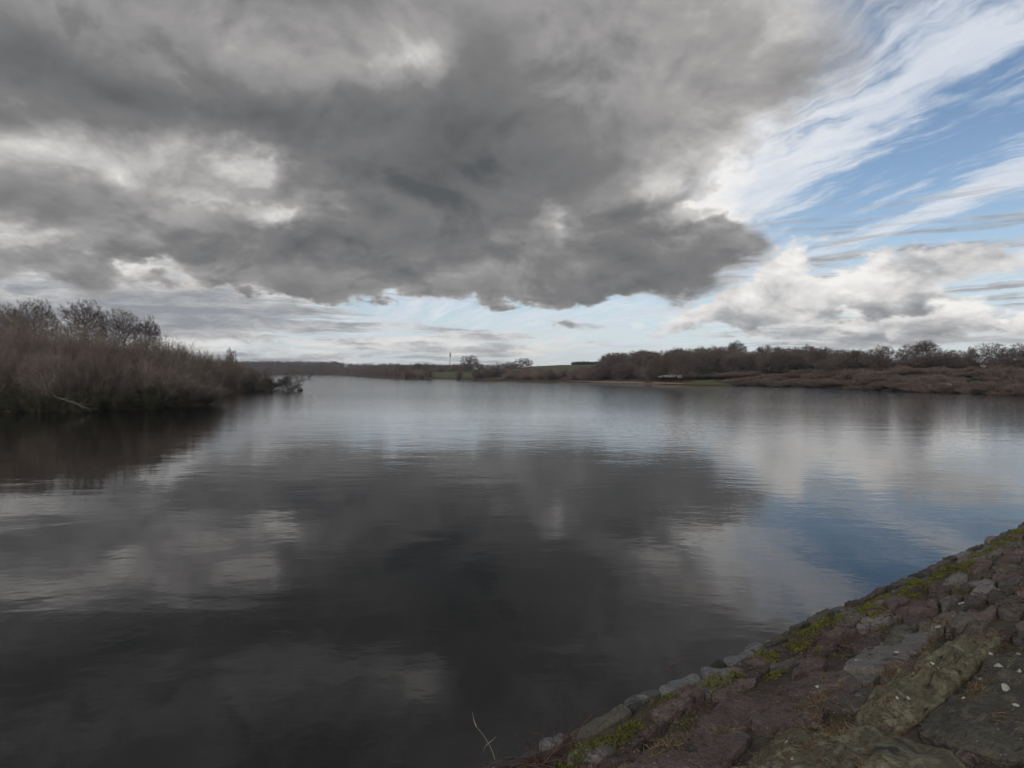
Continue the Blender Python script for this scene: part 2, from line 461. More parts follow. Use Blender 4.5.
def seg_mesh(name, P0, P1, R0, R1, mat):
    """Three-sided tapering sticks from arrays of end points and radii."""
    P0, P1 = np.asarray(P0, float), np.asarray(P1, float); R0, R1 = np.asarray(R0, float), np.asarray(R1, float)
    n = len(P0); d = P1 - P0; L = np.linalg.norm(d, axis=1, keepdims=True); d /= np.maximum(L, 1e-6)
    ref = np.where(np.abs(d[:, 2:3]) > .9, [[1., 0, 0]], [[0, 0, 1.]])
    u = np.cross(d, ref); u /= np.linalg.norm(u, axis=1, keepdims=True); v = np.cross(d, u)
    co = np.empty((n, 6, 3))
    for k in range(3):
        a = 2 * math.pi * k / 3
        r = math.cos(a) * u + math.sin(a) * v
        co[:, k] = P0 + r * R0[:, None]; co[:, 3 + k] = P1 + r * R1[:, None]
    base = (np.arange(n) * 6)[:, None]
    quads = np.concatenate([base + np.array([[k, (k + 1) % 3, 3 + (k + 1) % 3, 3 + k]]) for k in range(3)], 1).reshape(-1)
    me = bpy.data.meshes.new(name)
    me.vertices.add(n * 6); me.vertices.foreach_set('co', co.reshape(-1))
    me.loops.add(n * 12); me.loops.foreach_set('vertex_index', quads.astype(np.int32))
    me.polygons.add(n * 3); me.polygons.foreach_set('loop_start', np.arange(0, n * 12, 4, dtype=np.int32))
    me.update(calc_edges=True); me.materials.append(mat)
    return me

def grow(points, root, stem):
    """Join crown points into a branching skeleton; returns parents and the points with the stem first."""
    pts = [np.array(p, float) for p in stem]; par = [-1] + list(range(len(stem) - 1))
    path = [0.0]
    for i in range(1, len(pts)): path.append(path[-1] + np.linalg.norm(pts[i] - pts[i - 1]) * .2)
    fork = pts[-1]
    order = np.argsort(np.linalg.norm(points - fork, axis=1))
    A = np.zeros((len(pts) + len(points), 3)); A[:len(pts)] = pts; W = np.zeros(len(A)); W[:len(path)] = path
    W[:max(1, len(stem) - 2)] += 99
    n = len(pts)
    for i in order:
        p = points[i]; dv = A[:n] - p
        cost = np.sqrt((dv ** 2).sum(1)) + .35 * W[:n] + .8 * np.maximum(0, dv[:, 2])
        k = int(np.argmin(cost))
        A[n] = p; W[n] = W[k] + np.linalg.norm(A[k] - p); par.append(k); n += 1
    return A, par
def skeleton(A, par, tip, expo=2.2):
    n = len(A); load = np.zeros(n); kids = np.zeros(n, int)
    for i in range(n - 1, 0, -1):
        if par[i] >= 0: kids[par[i]] += 1
    acc = np.where(kids == 0, 1.0, 0.0)
    for i in range(n - 1, 0, -1): acc[par[i]] += acc[i]
    rad = tip * acc ** (1 / expo)
    return rad, kids

def make_tree_meshes(name, seed, H, W, fork, npts, ntw, tip, twr, twl, flat=0.55, mat_t=None, lobes=5):
    """Bare broadleaf tree: crown points in a lobed dome, skeleton, then sprays of twigs."""
    g = np.random.default_rng(seed)
    pts = []
    cz = fork + (H - fork) * .42; rz_up = H - cz; rz_dn = cz - fork * .8
    lob = [(g.uniform(0, 6.28), g.uniform(-.2, .9), g.uniform(.75, 1.08)) for _ in range(lobes * 2)]
    while len(pts) < npts:
        v = g.normal(size=3); v /= np.linalg.norm(v); r = g.uniform(0, 1) ** (.42)
        a = math.atan2(v[1], v[0]); k = 1.0
        for la, lz, ls in lob:
            dd = math.cos(a - la) * math.sqrt(max(0, 1 - v[2] ** 2)) * math.sqrt(max(0, 1 - lz ** 2)) + v[2] * lz
            if dd > .8: k = max(.7, ls)
        z = v[2] * r * k * (rz_up if v[2] > 0 else rz_dn)
        pts.append((v[0] * r * k * W / 2, v[1] * r * k * W / 2, cz + z))
    pts = np.array(pts)
    lean = g.normal(scale=.03 * H, size=2)
    stem = [(0, 0, -.5), (0, 0, 0)] + [(lean[0] * q * q, lean[1] * q * q, fork * q * 1.15) for q in (.25, .5, .75, 1)]
    A, par = grow(pts, None, stem)
    rad, kids = skeleton(A, par, tip)
    rad = np.minimum(rad, H * .028); rad[0] = rad[1] * 1.2
    i = np.arange(1, len(A)); p = np.array(par)[1:]
    big = rad[i] > tip * 2.6
    tr = seg_mesh(name + '_trunk', A[p[big]], A[i[big]], np.minimum(rad[p[big]], rad[i[big]] * 1.5), rad[i[big]], M_BARK)
    sm = ~big
    P0, P1 = [A[p[sm]]], [A[i[sm]]]; R0, R1 = [np.minimum(rad[p[sm]], tip * 2.6)], [rad[i[sm]]]
    # twig sprays on outer nodes
    cen = np.array([0, 0, cz - .2 * H])
    src = np.where(rad < tip * 2.2)[0]; src = src[src > 6]
    s = g.choice(src, ntw); o = A[s] - cen; o /= np.linalg.norm(o, axis=1, keepdims=True)
    d = o * .9 + g.normal(size=(ntw, 3)) * .75; d /= np.linalg.norm(d, axis=1, keepdims=True)
    L = twl * g.uniform(.5, 1.2, size=(ntw, 1))
    q0 = A[s]; q1 = q0 + d * L * .55; d2 = d + g.normal(size=(ntw, 3)) * .35; q2 = q1 + d2 * L * .5
    P0 += [q0, q1]; P1 += [q1, q2]; R0 += [np.full(ntw, twr), np.full(ntw, twr * .8)]; R1 += [np.full(ntw, twr * .8), np.full(ntw, twr * .4)]
    cr = seg_mesh(name + '_crown', np.concatenate(P0), np.concatenate(P1), np.concatenate(R0), np.concatenate(R1), mat_t or M_TWIG)
    return tr, cr

def make_shrub_meshes(name, seed, H, W, nstem, ntw, twr, mat, stem_r=.035, up=.55, shell=.4):
    """Many-stemmed thicket shrub: arching stems and a haze of twigs filling a lobed dome down to the ground."""
    g = np.random.default_rng(seed)
    P0, P1, R0, R1 = [], [], [], []
    nodes = []
    for k in range(nstem):
        a = g.uniform(0, 6.28); rr = math.sqrt(g.uniform(0, 1)); top = H * (1 - .55 * rr ** 2.2) * g.uniform(.75, 1.03)
        e = np.array([math.cos(a) * rr * W / 2, math.sin(a) * rr * W / 2, top])
        b0 = np.array([e[0] * .3 + g.normal() * .15, e[1] * .3 + g.normal() * .15, -.3])
        pr = b0; prr = stem_r
        for q in (.2, .4, .6, .8, 1.0):
            pt = b0 + (e - b0) * np.array([q ** 1.3, q ** 1.3, q]) + g.normal(size=3) * .05 * H * q
            r = stem_r * (1 - .85 * q)
            P0.append(pr); P1.append(pt); R0.append(prr); R1.append(r); nodes.append((pr, pt)); pr, prr = pt, r
    st = seg_mesh(name + '_stems', P0, P1, R0, R1, M_BARK if mat is not M_DEAD else mat)
    na = np.array([n[0] for n in nodes]); nb = np.array([n[1] for n in nodes])
    s = g.integers(0, len(nodes), ntw); q = g.uniform(0, 1, (ntw, 1)); q0 = na[s] + (nb[s] - na[s]) * q
    out = q0 * np.array([1.6 / W, 1.6 / W, .4 / H]); d = g.normal(size=(ntw, 3)) * .6 + out + np.array([0, 0, up]); d /= np.linalg.norm(d, axis=1, keepdims=True)
    L = .17 * H * g.uniform(.4, 1.25, (ntw, 1)); q1 = q0 + d * L * .55; d2 = d + g.normal(size=(ntw, 3)) * .4 + np.array([0, 0, .15]); q2 = q1 + d2 * L * .5
    q1[:, 2] = np.maximum(q1[:, 2], .03); q2[:, 2] = np.maximum(q2[:, 2], .03)
    tw = seg_mesh(name + '_twigs', np.concatenate([q0, q1]), np.concatenate([q1, q2]), np.full(2 * ntw, twr), np.concatenate([np.full(ntw, twr * .8), np.full(ntw, twr * .4)]), mat)
    return st, tw

def plant(name, meshes, names, loc, scale, rot, label, cat, group=None):
    o = bpy.data.objects.new(name, None); col.objects.link(o); o.empty_display_size = .5
    o.location = loc; o.scale = scale; o.rotation_euler = (0, 0, rot)
    tag(o, label, cat, group)
    for me, nm in zip(meshes, names):
        c = bpy.data.objects.new(nm, me); col.objects.link(c); c.parent = o
    return o
TR, SH = ('trunk', 'crown'), ('stems', 'twigs')
# prototypes (meshes only, shared by every copy)
near_trees = [make_tree_meshes('oak', 11 + k, 16, 9.5, 8.6, 1000, 10000, .014, .009, .75) for k in range(3)]
far_trees = [make_tree_meshes('tree', 31 + k, 12, W_, f_, 340, 5600, .024, .0145, 1.0) for k, (W_, f_) in enumerate(((9, 3), (8, 2.6), (7, 4), (10, 3.2), (6, 4.5)))]
willows = [make_shrub_meshes('willow', 51 + k, 6, 6.5, 80, 9500, .0085, M_WILLOW, up=.22) for k in range(4)]
darkscrub = [make_shrub_meshes('bramble', 61 + k, 4, 5.5, 60, 6500, .010, M_OLIVE, up=.1) for k in range(2)]
scrubs = [make_shrub_meshes('scrub', 71 + k, 4, 5.5, 40, 2600, .022, M_SCRUB, stem_r=.05, up=.35) for k in range(3)]
greyscrub = [make_shrub_meshes('thicket', 81 + k, 5, 6, 40, 2600, .022, M_TWIG, stem_r=.05, up=.5) for k in range(2)]
evers = [make_shrub_meshes('holly', 91 + k, 5, 5, 40, 3600, .05, M_EVER, stem_r=.06, up=.2) for k in range(2)]

def hor(px): return 370.0 + 3.7 * px / 1024
def put(kind, cols, px, D, top, wpx, protoH, protoW, name, label, cat, group=None, names=TR, drop=0.0):
    """Stand a plant at a bearing and distance so that it reaches its height and spread in metres."""
    z0 = ground_h(cols, px, D) - drop
    H = EYE + (hor(px) - top) * D / FOC - z0; Wm = wpx * D / FOC
    me = random.choice(kind)
    s = Wm / protoW
    return plant(name, me, names, (bearing_x(px) * D, D, z0), (s, s * random.uniform(.9, 1.1), H / protoH), random.uniform(0, 6.28), label, cat, group)

# ---- left bank: willow thicket with oaks behind
G = 'leafless willows in the left bank thicket'
LW = 'brown leafless willow shrub in the dense thicket on the left bank'
rows = []
for px in range(-110, 215, 21):                          # the waterline row
    Ds, _ = lerp_cols(LEFT, px); rows.append((px + random.uniform(-5, 5), Ds + 2.5, np.interp(px, [-110, 60, 150, 205], [346, 352, 361, 379]), 48))
for px in range(-120, 205, 22):
    Ds, _ = lerp_cols(LEFT, px); rows.append((px + random.uniform(-6, 6), Ds + 9, np.interp(px, [-110, 20, 150, 200], [325, 329, 344, 362]), 54))
for px in range(-120, 200, 24):
    Ds, _ = lerp_cols(LEFT, px); rows.append((px + random.uniform(-6, 6), Ds + 20, np.interp(px, [-110, 0, 60, 150, 195], [306, 311, 321, 333, 347]), 56))
WL = ('brown leafless willow shrub in the waterline row of the left thicket', 'brown leafless willow shrub in the middle of the left thicket', 'tall brown willow shrub at the back of the left thicket, under the oaks')
for px, D, top, wd in rows:
    off = D - lerp_cols(LEFT, px)[0]; k = 0 if off < 5 else 1 if off < 14 else 2
    put(willows, LEFT, px, D, top + random.uniform(-4, 4), wd * random.uniform(.8, 1.25), 6, 6.5, 'willow_shrub', WL[k], 'shrub', G + (' front row', ' middle row', ' back row')[k], SH, drop=.1)
for px in range(-110, 200, 26):
    Ds, _ = lerp_cols(LEFT, px)
    put(darkscrub, LEFT, px + random.uniform(-8, 8), Ds + 1.2, 382 + random.uniform(-5, 4), 40, 4, 5.5, 'bramble_bush',
        'low dark olive bramble bush at the water edge under the left willows', 'bush', 'brambles under the left bank willows', SH, drop=.3)
for px, D, top, wd in [(196, 118, 352, 34), (180, 112, 346, 34), (206, 128, 350, 30), (220, 150, 355, 26), (232, 160, 357, 26), (244, 160, 361, 22), (212, 140, 357, 26), (251, 160, 366, 14), (257, 161, 369, 14), (264, 160, 374, 12), (271, 159, 377, 10), (246, 158, 370, 14), (226, 172, 354, 26)]:
    put(willows, LEFT, px, D, top, wd, 6, 6.5, 'willow_shrub', 'brown willow shrub on the spit beyond the left thicket', 'shrub', 'willows on the left spit', SH, drop=.2)
for px, D, top, wd, lab in [(34, 112, 298, 48, 'spreading bare oak, leftmost above the left bank thicket'),
        (84, 112, 299, 46, 'tallest rounded bare oak above the left bank thicket'),
        (121, 116, 308, 40, 'bare oak with visible forked trunk, right of the tallest oak'),
        (149, 120, 316, 28, 'smallest bare oak at the right end of the left oaks'),
        (8, 114, 304, 40, 'bare oak cut by the left picture edge')]:
    k = put(near_trees, LEFT, px, D, top, wd, 16, 9.5, 'oak_tree', lab, 'tree', 'oaks above the left bank', TR)
put(far_trees, LEFT, 231, 168, 347, 12, 12, 8, 'birch_tree', 'tiny bare tree sticking up at the end of the left spit', 'tree')

# fallen tree lying out from the spit
def limb_tree(seed, L, nl, r, spread, up=.8, top=3, sag=0.0):
    g = np.random.default_rng(seed); P0, P1, R0, R1 = [], [], [], []
    def limb(p, d, ln, r, depth):
        n = 6; q = p
        for i in range(n):
            d = d + g.normal(size=3) * .16 + np.array([0, 0, -.02 + .03 * depth]); d[2] *= (.85 if depth == 0 else 1); d /= np.linalg.norm(d)
            nq = q + d * ln / n; nq[2] = max(nq[2], -.4); r2 = r * (1 - .12)
            P0.append(q); P1.append(nq); R0.append(r); R1.append(r2); q, r = nq, r2
            if depth < top and g.uniform() < (.85, .75, .7)[depth]:
                for _ in range((2, 2, 3)[depth]):
                    sd = d * .6 + g.normal(size=3) * spread; sd[2] = abs(sd[2]) * up + .02 if not sag else sd[2] * .7 + .1; sd /= np.linalg.norm(sd)
                    limb(q, sd, ln * g.uniform(.3, .5), r * .55, depth + 1)
    for k in range(nl):
        limb(np.array([0, g.normal() * .6, .25 + 14 * sag * g.uniform(.3, 1)]), np.array([1, g.normal() * .25, g.uniform(-.03, .16) - 1.4 * sag]), L * g.uniform(.7, 1), r, 0)
    return P0, P1, R0, R1
P = limb_tree(5, 12.5, 5, .06, .6, .75, sag=.13)
P0 = np.array(P[0]); big = np.array(P[2]) > .04
ft = bpy.data.objects.new('fallen_tree', None); col.objects.link(ft); ft.location = (bearing_x(252) * 158, 158, -.1); ft.scale = (.95, 1, .85)
tag(ft, 'leafless fallen tree lying out over the water from the left spit', 'fallen tree')
for nm, sel in (('trunk', big), ('branches', ~big)):
    me = seg_mesh('fallen_' + nm, P0[sel], np.array(P[1])[sel], np.maximum(np.array(P[2])[sel], .02), np.maximum(np.array(P[3])[sel], .014), M_BARK)
    o = bpy.data.objects.new(nm, me); col.objects.link(o); o.parent = ft
for k, (px, D, z, L, ay, lab) in enumerate([(46, 72.3, 4.4, 2.8, .5, 'pale dead branch reaching over the thicket, upper one'),
                         (52, 71.6, 1.7, 4.6, .25, 'pale dead branch leaning down to the water by the left thicket')]):
    P = limb_tree(24 + k, L * 1.15, 1, .04, .28, .6, 1)
    me = seg_mesh('dead_branch', P[0], P[1], np.maximum(P[2], .022), np.maximum(P[3], .016), M_DEAD)
    o = bpy.data.objects.new('dead_branch', me); col.objects.link(o); o.location = (bearing_x(px) * D, D, z); o.rotation_euler = (0, ay, -.15)
    tag(o, lab, 'branch')
# stump at the tip
def lump(name, r, seed, mat, sub=2, squash=.8, rough=.25, parent=None):
    bm = bmesh.new(); bmesh.ops.create_icosphere(bm, subdivisions=sub, radius=1)
    for v in bm.verts:
        k = 1 + rough * mnoise.noise(v.co * 1.7 + Vector((seed * 3.1, seed, 0))) * 2
        v.co = Vector((v.co.x * r[0] * k, v.co.y * r[1] * k, v.co.z * r[2] * k))
    me = bpy.data.meshes.new(name); bm.to_mesh(me); bm.free(); me.materials.append(mat)
    o = bpy.data.objects.new(name, me); col.objects.link(o)
    if parent: o.parent = parent
    return o
st = lump('tree_stump', (.75, .5, .6), 4, M_BARK, rough=.35); st.location = (bearing_x(300) * 158, 158, .25)
tag(st, 'small dark stump in the water at the tip of the fallen tree', 'stump')

# ---- far shore, left: wooded ridge that reads as one mass
g = np.random.default_rng(99)
V0, V1, Q0, Q1 = [], [], [], []
for k in range(1500):
    px = g.uniform(200, 470); Ds, hs = lerp_cols(FAR, px)
    lim = 500 if px < 350 else 420
    off = 3 + lim * g.uniform() ** 1.6
    if px > 400: off = max(off, 120 + g.uniform(0, 200))
    D = Ds + off; z = ground_h(FAR, px, D); Hh = g.uniform(5, 9) * (1 if px < 400 else .8); Wd = g.uniform(5, 8)
    m = 70
    v = g.normal(size=(m, 3)); v /= np.linalg.norm(v, axis=1, keepdims=True); r = g.uniform(0, 1, (m, 1)) ** .5
    c0 = v * r * np.array([Wd / 2, Wd / 2, Hh * .5]) + np.array([bearing_x(px) * D, D, z + Hh * .5])
    dd = g.normal(size=(m, 3)) * .6 + v * .8; dd /= np.linalg.norm(dd, axis=1, keepdims=True)
    V0.append(c0); V1.append(c0 + dd * g.uniform(.8, 2.0, (m, 1))); Q0.append(np.full(m, .13)); Q1.append(np.full(m, .05))
me = seg_mesh('far_wood', np.concatenate(V0), np.concatenate(V1), np.concatenate(Q0), np.concatenate(Q1), M_TWIG)
o = bpy.data.objects.new('far_wood', me); col.objects.link(o)
tag(o, 'dark bare woodland covering the low ridge on the far left shore', kind='stuff')

# ---- far shore, centre
FS = 'shrubs along the far middle shore'
for px, D, top, wd in [(428, 432, 367, 13), (421, 440, 369, 12), (414, 450, 369, 12), (407, 450, 368, 12), (459, 402, 369, 9)]:
    put(scrubs, FAR, px, D, top, wd, 4, 5.5, 'waterside_shrub', 'brown shrub standing at the edge of the far green pasture', 'shrub', FS, SH)
for px, top in [(476, 368), (482, 366), (488, 365.5), (494, 366), (500, 367), (506, 370)]:
    put(greyscrub, FAR, px, 388, top, 13, 5, 6, 'thicket_shrub', 'grey brown thicket shrub on the far shore below the two round trees', 'shrub', 'far thicket below the round trees', SH)
put(far_trees[:2], FAR, 470, 520, 354.8, 22, 12, 8.5, 'round_tree', 'round topped bare tree on the far shore beside the mast', 'tree')
put(far_trees[:2], FAR, 523, 470, 357.8, 21, 12, 8.5, 'round_tree', 'broad domed bare tree on far shore, left of the green hill', 'tree')
put(far_trees[:2], FAR, 510, 480, 361, 12, 12, 8.5, 'round_tree', 'small bare tree touching the left side of the domed tree', 'tree')
for px in range(398, 520, 7):
    D = 540 + random.uniform(-40, 40)
    put(far_trees if px % 2 else greyscrub, FAR, px, D, 363.5 + random.uniform(-1.2, 1.5), 12, 12 if px % 2 else 5, 8 if px % 2 else 6, 'hedge_tree',
        'low bare tree in the hedge line behind the far pasture', 'tree', 'hedge line behind the far pasture', TR if px % 2 else SH)
for i in range(46):
    px = random.uniform(508, 600); Ds, _ = lerp_cols(FAR, px); off = random.uniform(2, 42)
    put(scrubs + greyscrub, FAR, px, Ds + off, 371.6 - off * .10 + random.uniform(-2, 2), random.uniform(12, 18), 4.5, 5.7, 'hillside_shrub',
        'brown scrub bush on the shore below the green hill', 'shrub', 'scrub below the green hill', SH)
for px in range(575, 612, 4):
    put(evers, FAR, px, 760, 361.2 + random.uniform(-.4, .4), 7, 5, 5, 'conifer', 'dark conifer in the short belt on top of the green hill', 'tree', 'conifer belt on the hill', SH)

# mast
M_STEEL, t, b = new_mat('galvanised_steel')
b.inputs['Base Color'].default_value = (0.25, 0.25, 0.26, 1); b.inputs['Roughness'].default_value = 0.6; b.inputs['Metallic'].default_value = 0.3
def lathe(name, prof, mat, parent=None, seg=10):
    V, Fc = [], []
    for r, z in prof:
        for k in range(seg): V.append((r * math.cos(6.2832 * k / seg), r * math.sin(6.2832 * k / seg), z))
    for i in range(len(prof) - 1):
        for k in range(seg): a = i * seg + k; bq = i * seg + (k + 1) % seg; Fc.append((a, bq, bq + seg, a + seg))
    Fc += [tuple(range(seg))[::-1], tuple(range((len(prof) - 1) * seg, len(prof) * seg))]
    return mesh_obj(name, V, Fc, mat, parent, smooth=True)
D = 600; z0 = ground_h(FAR, 450, D)
mast = bpy.data.objects.new('radio_mast', None); col.objects.link(mast); mast.location = (bearing_x(450) * D, D, z0)
tag(mast, 'slim grey telecom mast rising behind the far trees', 'mast')
Ht = EYE + (hor(450) - 351.5) * D / FOC - z0
lathe('pole', [(.36, 0), (.30, Ht * .5), (.22, Ht - 6)], M_STEEL, mast)
hd = lathe('antenna_head', [(.22, Ht - 6), (.45, Ht - 5.8), (.45, Ht - .8), (.3, Ht - .5), (.15, Ht)], M_STEEL, mast)
for k in range(3):
    p = lathe('antenna_panel', [(.01, 0), (.24, .05), (.24, 2.6), (.01, 2.65)], M_STEEL, hd, 6)
    p.location = (.62 * math.cos(k * 2.094), .62 * math.sin(k * 2.094), Ht - 4.6)

# ---- right bank: woodland and scrub slope
sky_x = [596, 612, 640, 660, 680, 700, 735, 760, 790, 830, 850, 862]
sky_y = [360, 353, 350.5, 351, 347, 346, 344.5, 347, 347, 349, 349, 351]
WG = 'bare trees of the right bank wood'
for i in range(92):
    px = 596 + (862 - 596) * (i + random.random()) / 92; Ds, _ = lerp_cols(FAR, px)
    off = random.uniform(24, 75) if px > 690 else random.uniform(12, 70)
    top = np.interp(px, sky_x, sky_y) + random.choice((0, 0, 1, 2.5, 5, 8)) + random.choice((0, 0, 0, -3, 1)) + random.uniform(-1.2, 1.2)
    put(far_trees, FAR, px, Ds + off, top, random.uniform(19, 28), 12, 8, 'woodland_tree', 'bare tree in the part of the right bank wood behind the sandy beach' if px < 675 else 'bare tree in the part of the right bank wood behind the small lawn' if px < 740 else 'bare tree in the part of the right bank wood above the brown scrub', 'tree',
        WG + (', beach part' if px < 675 else ', lawn part' if px < 740 else ', scrub part'), TR)
for i in range(36):
    px = random.uniform(596, 870); Ds, _ = lerp_cols(FAR, px); off = random.uniform(34, 60) if px > 690 else random.uniform(10, 30)
    put(greyscrub, FAR, px, Ds + off, np.interp(px, [596, 700, 870], [368, 363, 362]) + random.uniform(-2, 2), random.uniform(18, 26), 5, 6, 'understorey_shrub',
        'grey leafless shrub growing under the trees of the right wood', 'shrub', 'understorey of the right wood', SH)
for px, D, top, wd, lab in [(872, 212, 347, 22, 'narrow bare tree at the right end of the long wood'), (884, 214, 343.5, 22, 'bare tree between the long wood and the big dome'),
        (906, 212, 344, 24, 'bare tree leaning against the big domed tree on its left'), (924, 214, 339.5, 34, 'largest domed bare tree on the right bank skyline'),
        (940, 204, 349, 30, 'low bare tree right of the biggest dome'), (956, 206, 350, 24, 'low rounded tree at the left side of the skyline gap'),
        (971, 208, 346, 10, 'thin upright bare tree standing in the skyline gap'), (991, 196, 342.5, 28, 'full domed tree right of the skyline gap'),
        (1008, 190, 347, 26, 'lower tree between two domed trees near the right edge'), (1022, 186, 342.5, 30, 'domed bare tree cut by the right picture edge')]:
    put(far_trees[:4], FAR, px, D, top, wd, 12, 8.5, 'bank_tree', lab, 'tree', 'trees on the right skyline', TR)
for px in range(1040, 1400, 26):
    Ds, _ = lerp_cols(FAR, px)
    put(far_trees, FAR, px, Ds + 48, 344 + random.uniform(-4, 4), 34, 12, 8, 'woodland_tree', 'bare grey brown tree in the long wood on the right bank', 'tree', WG, TR)
for i in range(40):
    px = random.uniform(845, 1060); Ds, _ = lerp_cols(FAR, px)
    put(greyscrub + darkscrub[:1], FAR, px, Ds + random.uniform(40, 56), 357 + random.uniform(-4, 4) - (0 if px < 975 or px > 985 else -6), random.uniform(20, 30), 4.6, 5.8, 'understorey_shrub',
        'grey leafless shrub in the hedge below the right skyline trees', 'shrub', 'hedge below the right skyline trees', SH)
SG = 'rusty scrub on the right bank slope'
for i in range(190):
    px = 668 + (1075 - 668) * (i + random.random()) / 190; Ds, _ = lerp_cols(FAR, px)
    off = random.choice((1, 1.5, 3, 6, 11, 18, 25, 31)) + random.uniform(-1.5, 2.5)
    if px < 735: off = max(off, 20)
    D = Ds + off; z = ground_h(FAR, px, D); Hm = random.uniform(1.3, 2.6)
    top = hor(px) - (z + Hm - EYE) * FOC / D
    low = off < 9
    put(scrubs + scrubs + (greyscrub if i % 3 == 0 else scrubs), FAR, px, D, top, random.uniform(18, 34), 4, 5.5, 'scrub_bush',
        'rust brown leafless bush low on the right bank beside the water' if low else 'rust brown leafless bush high on the right bank below the trees', 'bush', SG + (', lower' if low else ', upper'), SH, drop=.1)
for px, D, top, wd, lab in [(705, 266, 366.5, 20, 'dark evergreen bush behind the small lawn'), (977, 158, 377, 17, 'dark evergreen bush in the brown scrub near the right edge'),
        (745, 262, 373, 12, 'low dark evergreen bush right of the lawn'), (1002, 152, 382, 12, 'small dark bush near the water at the right edge')]:
    put(evers, FAR, px, D, top, wd, 5, 5, 'evergreen_bush', lab, 'bush', None, SH, drop=.2)
# pale stone outcrop and stray stones on the far bank
M_PALE, t, b = new_mat('pale_stone')
n = t.noise(geo_pos(t), 1.2, 4, .6); t.link(t.ramp(n, [(.3, (.10, .09, .075)), (.7, (.20, .18, .155))]), b.inputs['Base Color']); b.inputs['Roughness'].default_value = .9
for k, (px, D, z, r, lab) in enumerate([(667, 272, 3.3, (2.4, 1.2, .7), 'long pale rock left of the lawn on the right bank'), (673, 270, 3.4, (1.8, 1, .8), 'pale rock in the middle of the outcrop beside the lawn'),
        (680, 268, 3.2, (1.3, 1, .9), 'pale rock above the lawn, right of the outcrop'), (662, 276, 3.0, (1.4, .9, .5), 'lowest pale rock at the left of the outcrop'),
        (983, 190, 7.2, (1.0, .7, .5), 'small white stone showing above the brown scrub at right'), (949, 152, 2.3, (.6, .4, .25), 'small pale stone low in the scrub right of centre')]):
    o = lump('pale_rock', r, 40 + k, M_PALE, rough=.3); o.location = (bearing_x(px) * D, D, z); tag(o, lab, 'rock')

# ---- the air over the lake
hz = bpy.data.meshes.new('haze'); bm = bmesh.new(); bmesh.ops.create_cube(bm, size=1); bm.to_mesh(hz); bm.free()
haze = bpy.data.objects.new('haze', hz); col.objects.link(haze); haze.location = (0, 900, 27); haze.scale = (4000, 2400, 66); haze['kind'] = 'stuff'
hm = bpy.data.materials.new('haze_air'); hm.use_nodes = True; ht = hm.node_tree; ht.nodes.clear()
pv = ht.nodes.new('ShaderNodeVolumePrincipled'); pv.inputs['Color'].default_value = (.84, .88, .93, 1); pv.inputs['Density'].default_value = 0.00014; pv.inputs['Anisotropy'].default_value = .2
mo = ht.nodes.new('ShaderNodeOutputMaterial'); ht.links.new(pv.outputs[0], mo.inputs['Volume']); hz.materials.append(hm)

# ---------------------------------------------------------------- the dam: stone pitching under the camera
EDGE = Vector((-0.121, 2.31)); ALONG = Vector((0.808, 0.589)); INLAND = Vector((0.589, -0.808)); Z_EDGE = 3.5
def dam_z(q): return Z_EDGE + (0.10 * q + 0.05 * q * q if q > 0 else 0) if q < 2.4 else Z_EDGE + .528 + .05 * min(q - 2.4, 4)
def dam_p(s, q, dz=0.0):
    p = EDGE + ALONG * s + INLAND * q
    return Vector((p.x, p.y, dam_z(q) + dz))
def to_sq(p):
    d = Vector((p[0], p[1])) - EDGE
    return d.dot(ALONG), d.dot(INLAND)

def stone_mat(name, stops, lichen, lichen_col, lo, hi, rnd_amt=0.6):
    m, t, b = new_mat(name)
    info = t.node('ShaderNodeObjectInfo'); rnd = S(m.node_tree, info.outputs['Random'])
    pos = geo_pos(t)
    n1 = t.noise(pos, 5, 6, .62); n2 = t.noise(pos, 26, 6, .65); n3 = t.noise(pos, 110, 4, .6)
    c = t.ramp((n1 * .5 + n2 * .45 + (rnd - .5) * rnd_amt + .02).clamp(), stops)
    c = t.mix(n3.step(.40, .62) * .55, c, t.mix(1.0, c, (.42, .40, .38), 'MULTIPLY'))
    n4 = t.noise(pos, 55, 3, .7); c = t.mix(n4.step(.54, .68) * .5, c, t.mix(1.0, c, (1.9, 1.85, 1.75), 'MULTIPLY'))
    crust = t.noise(pos, 13, 7, .7, dist=.4)
    c = t.mix(crust.step(lo, hi) * lichen, c, lichen_col)
    spots = t.voronoi(pos, 42); sn = t.noise(pos, 6, 2, .5)
    c = t.mix((spots.step(.10, .16, 1, 0) * sn.step(.52, .6)) * .55, c, (.36, .36, .31))
    blot = t.noise(pos, 9, 5, .6, dist=.3)
    c = t.mix(blot.step(.60, .66) * .75, c, (.028, .025, .022))
    t.link(c, b.inputs['Base Color'])
    b.inputs['Roughness'].default_value = .92; b.inputs['Specular IOR Level'].default_value = .18
    sx, sy, sz = t.sep(pos)
    strata = t.noise(t.xyz(sx * ALONG.x + sy * ALONG.y, (sx * INLAND.x + sy * INLAND.y) * 5.0, sz * 5.0), 8, 5, .65)
    h = n1 * .030 + strata * .020 + n2 * .022 + n3 * .010 + crust.step(lo, hi) * .002
    bump(t, b, h, .95, 1.0)
    return m
M_GREY = stone_mat('grey_stone', [(.2, (0.075, 0.064, 0.055)), (.5, (0.135, 0.119, 0.104)), (.85, (0.22, 0.20, 0.178))], .45, (.25, .245, .22), .56, .68)
M_BROWN = stone_mat('brown_stone', [(.2, (0.075, 0.056, 0.050)), (.5, (0.131, 0.098, 0.086)), (.85, (0.200, 0.156, 0.135))], .35, (.17, .15, .09), .58, .70)
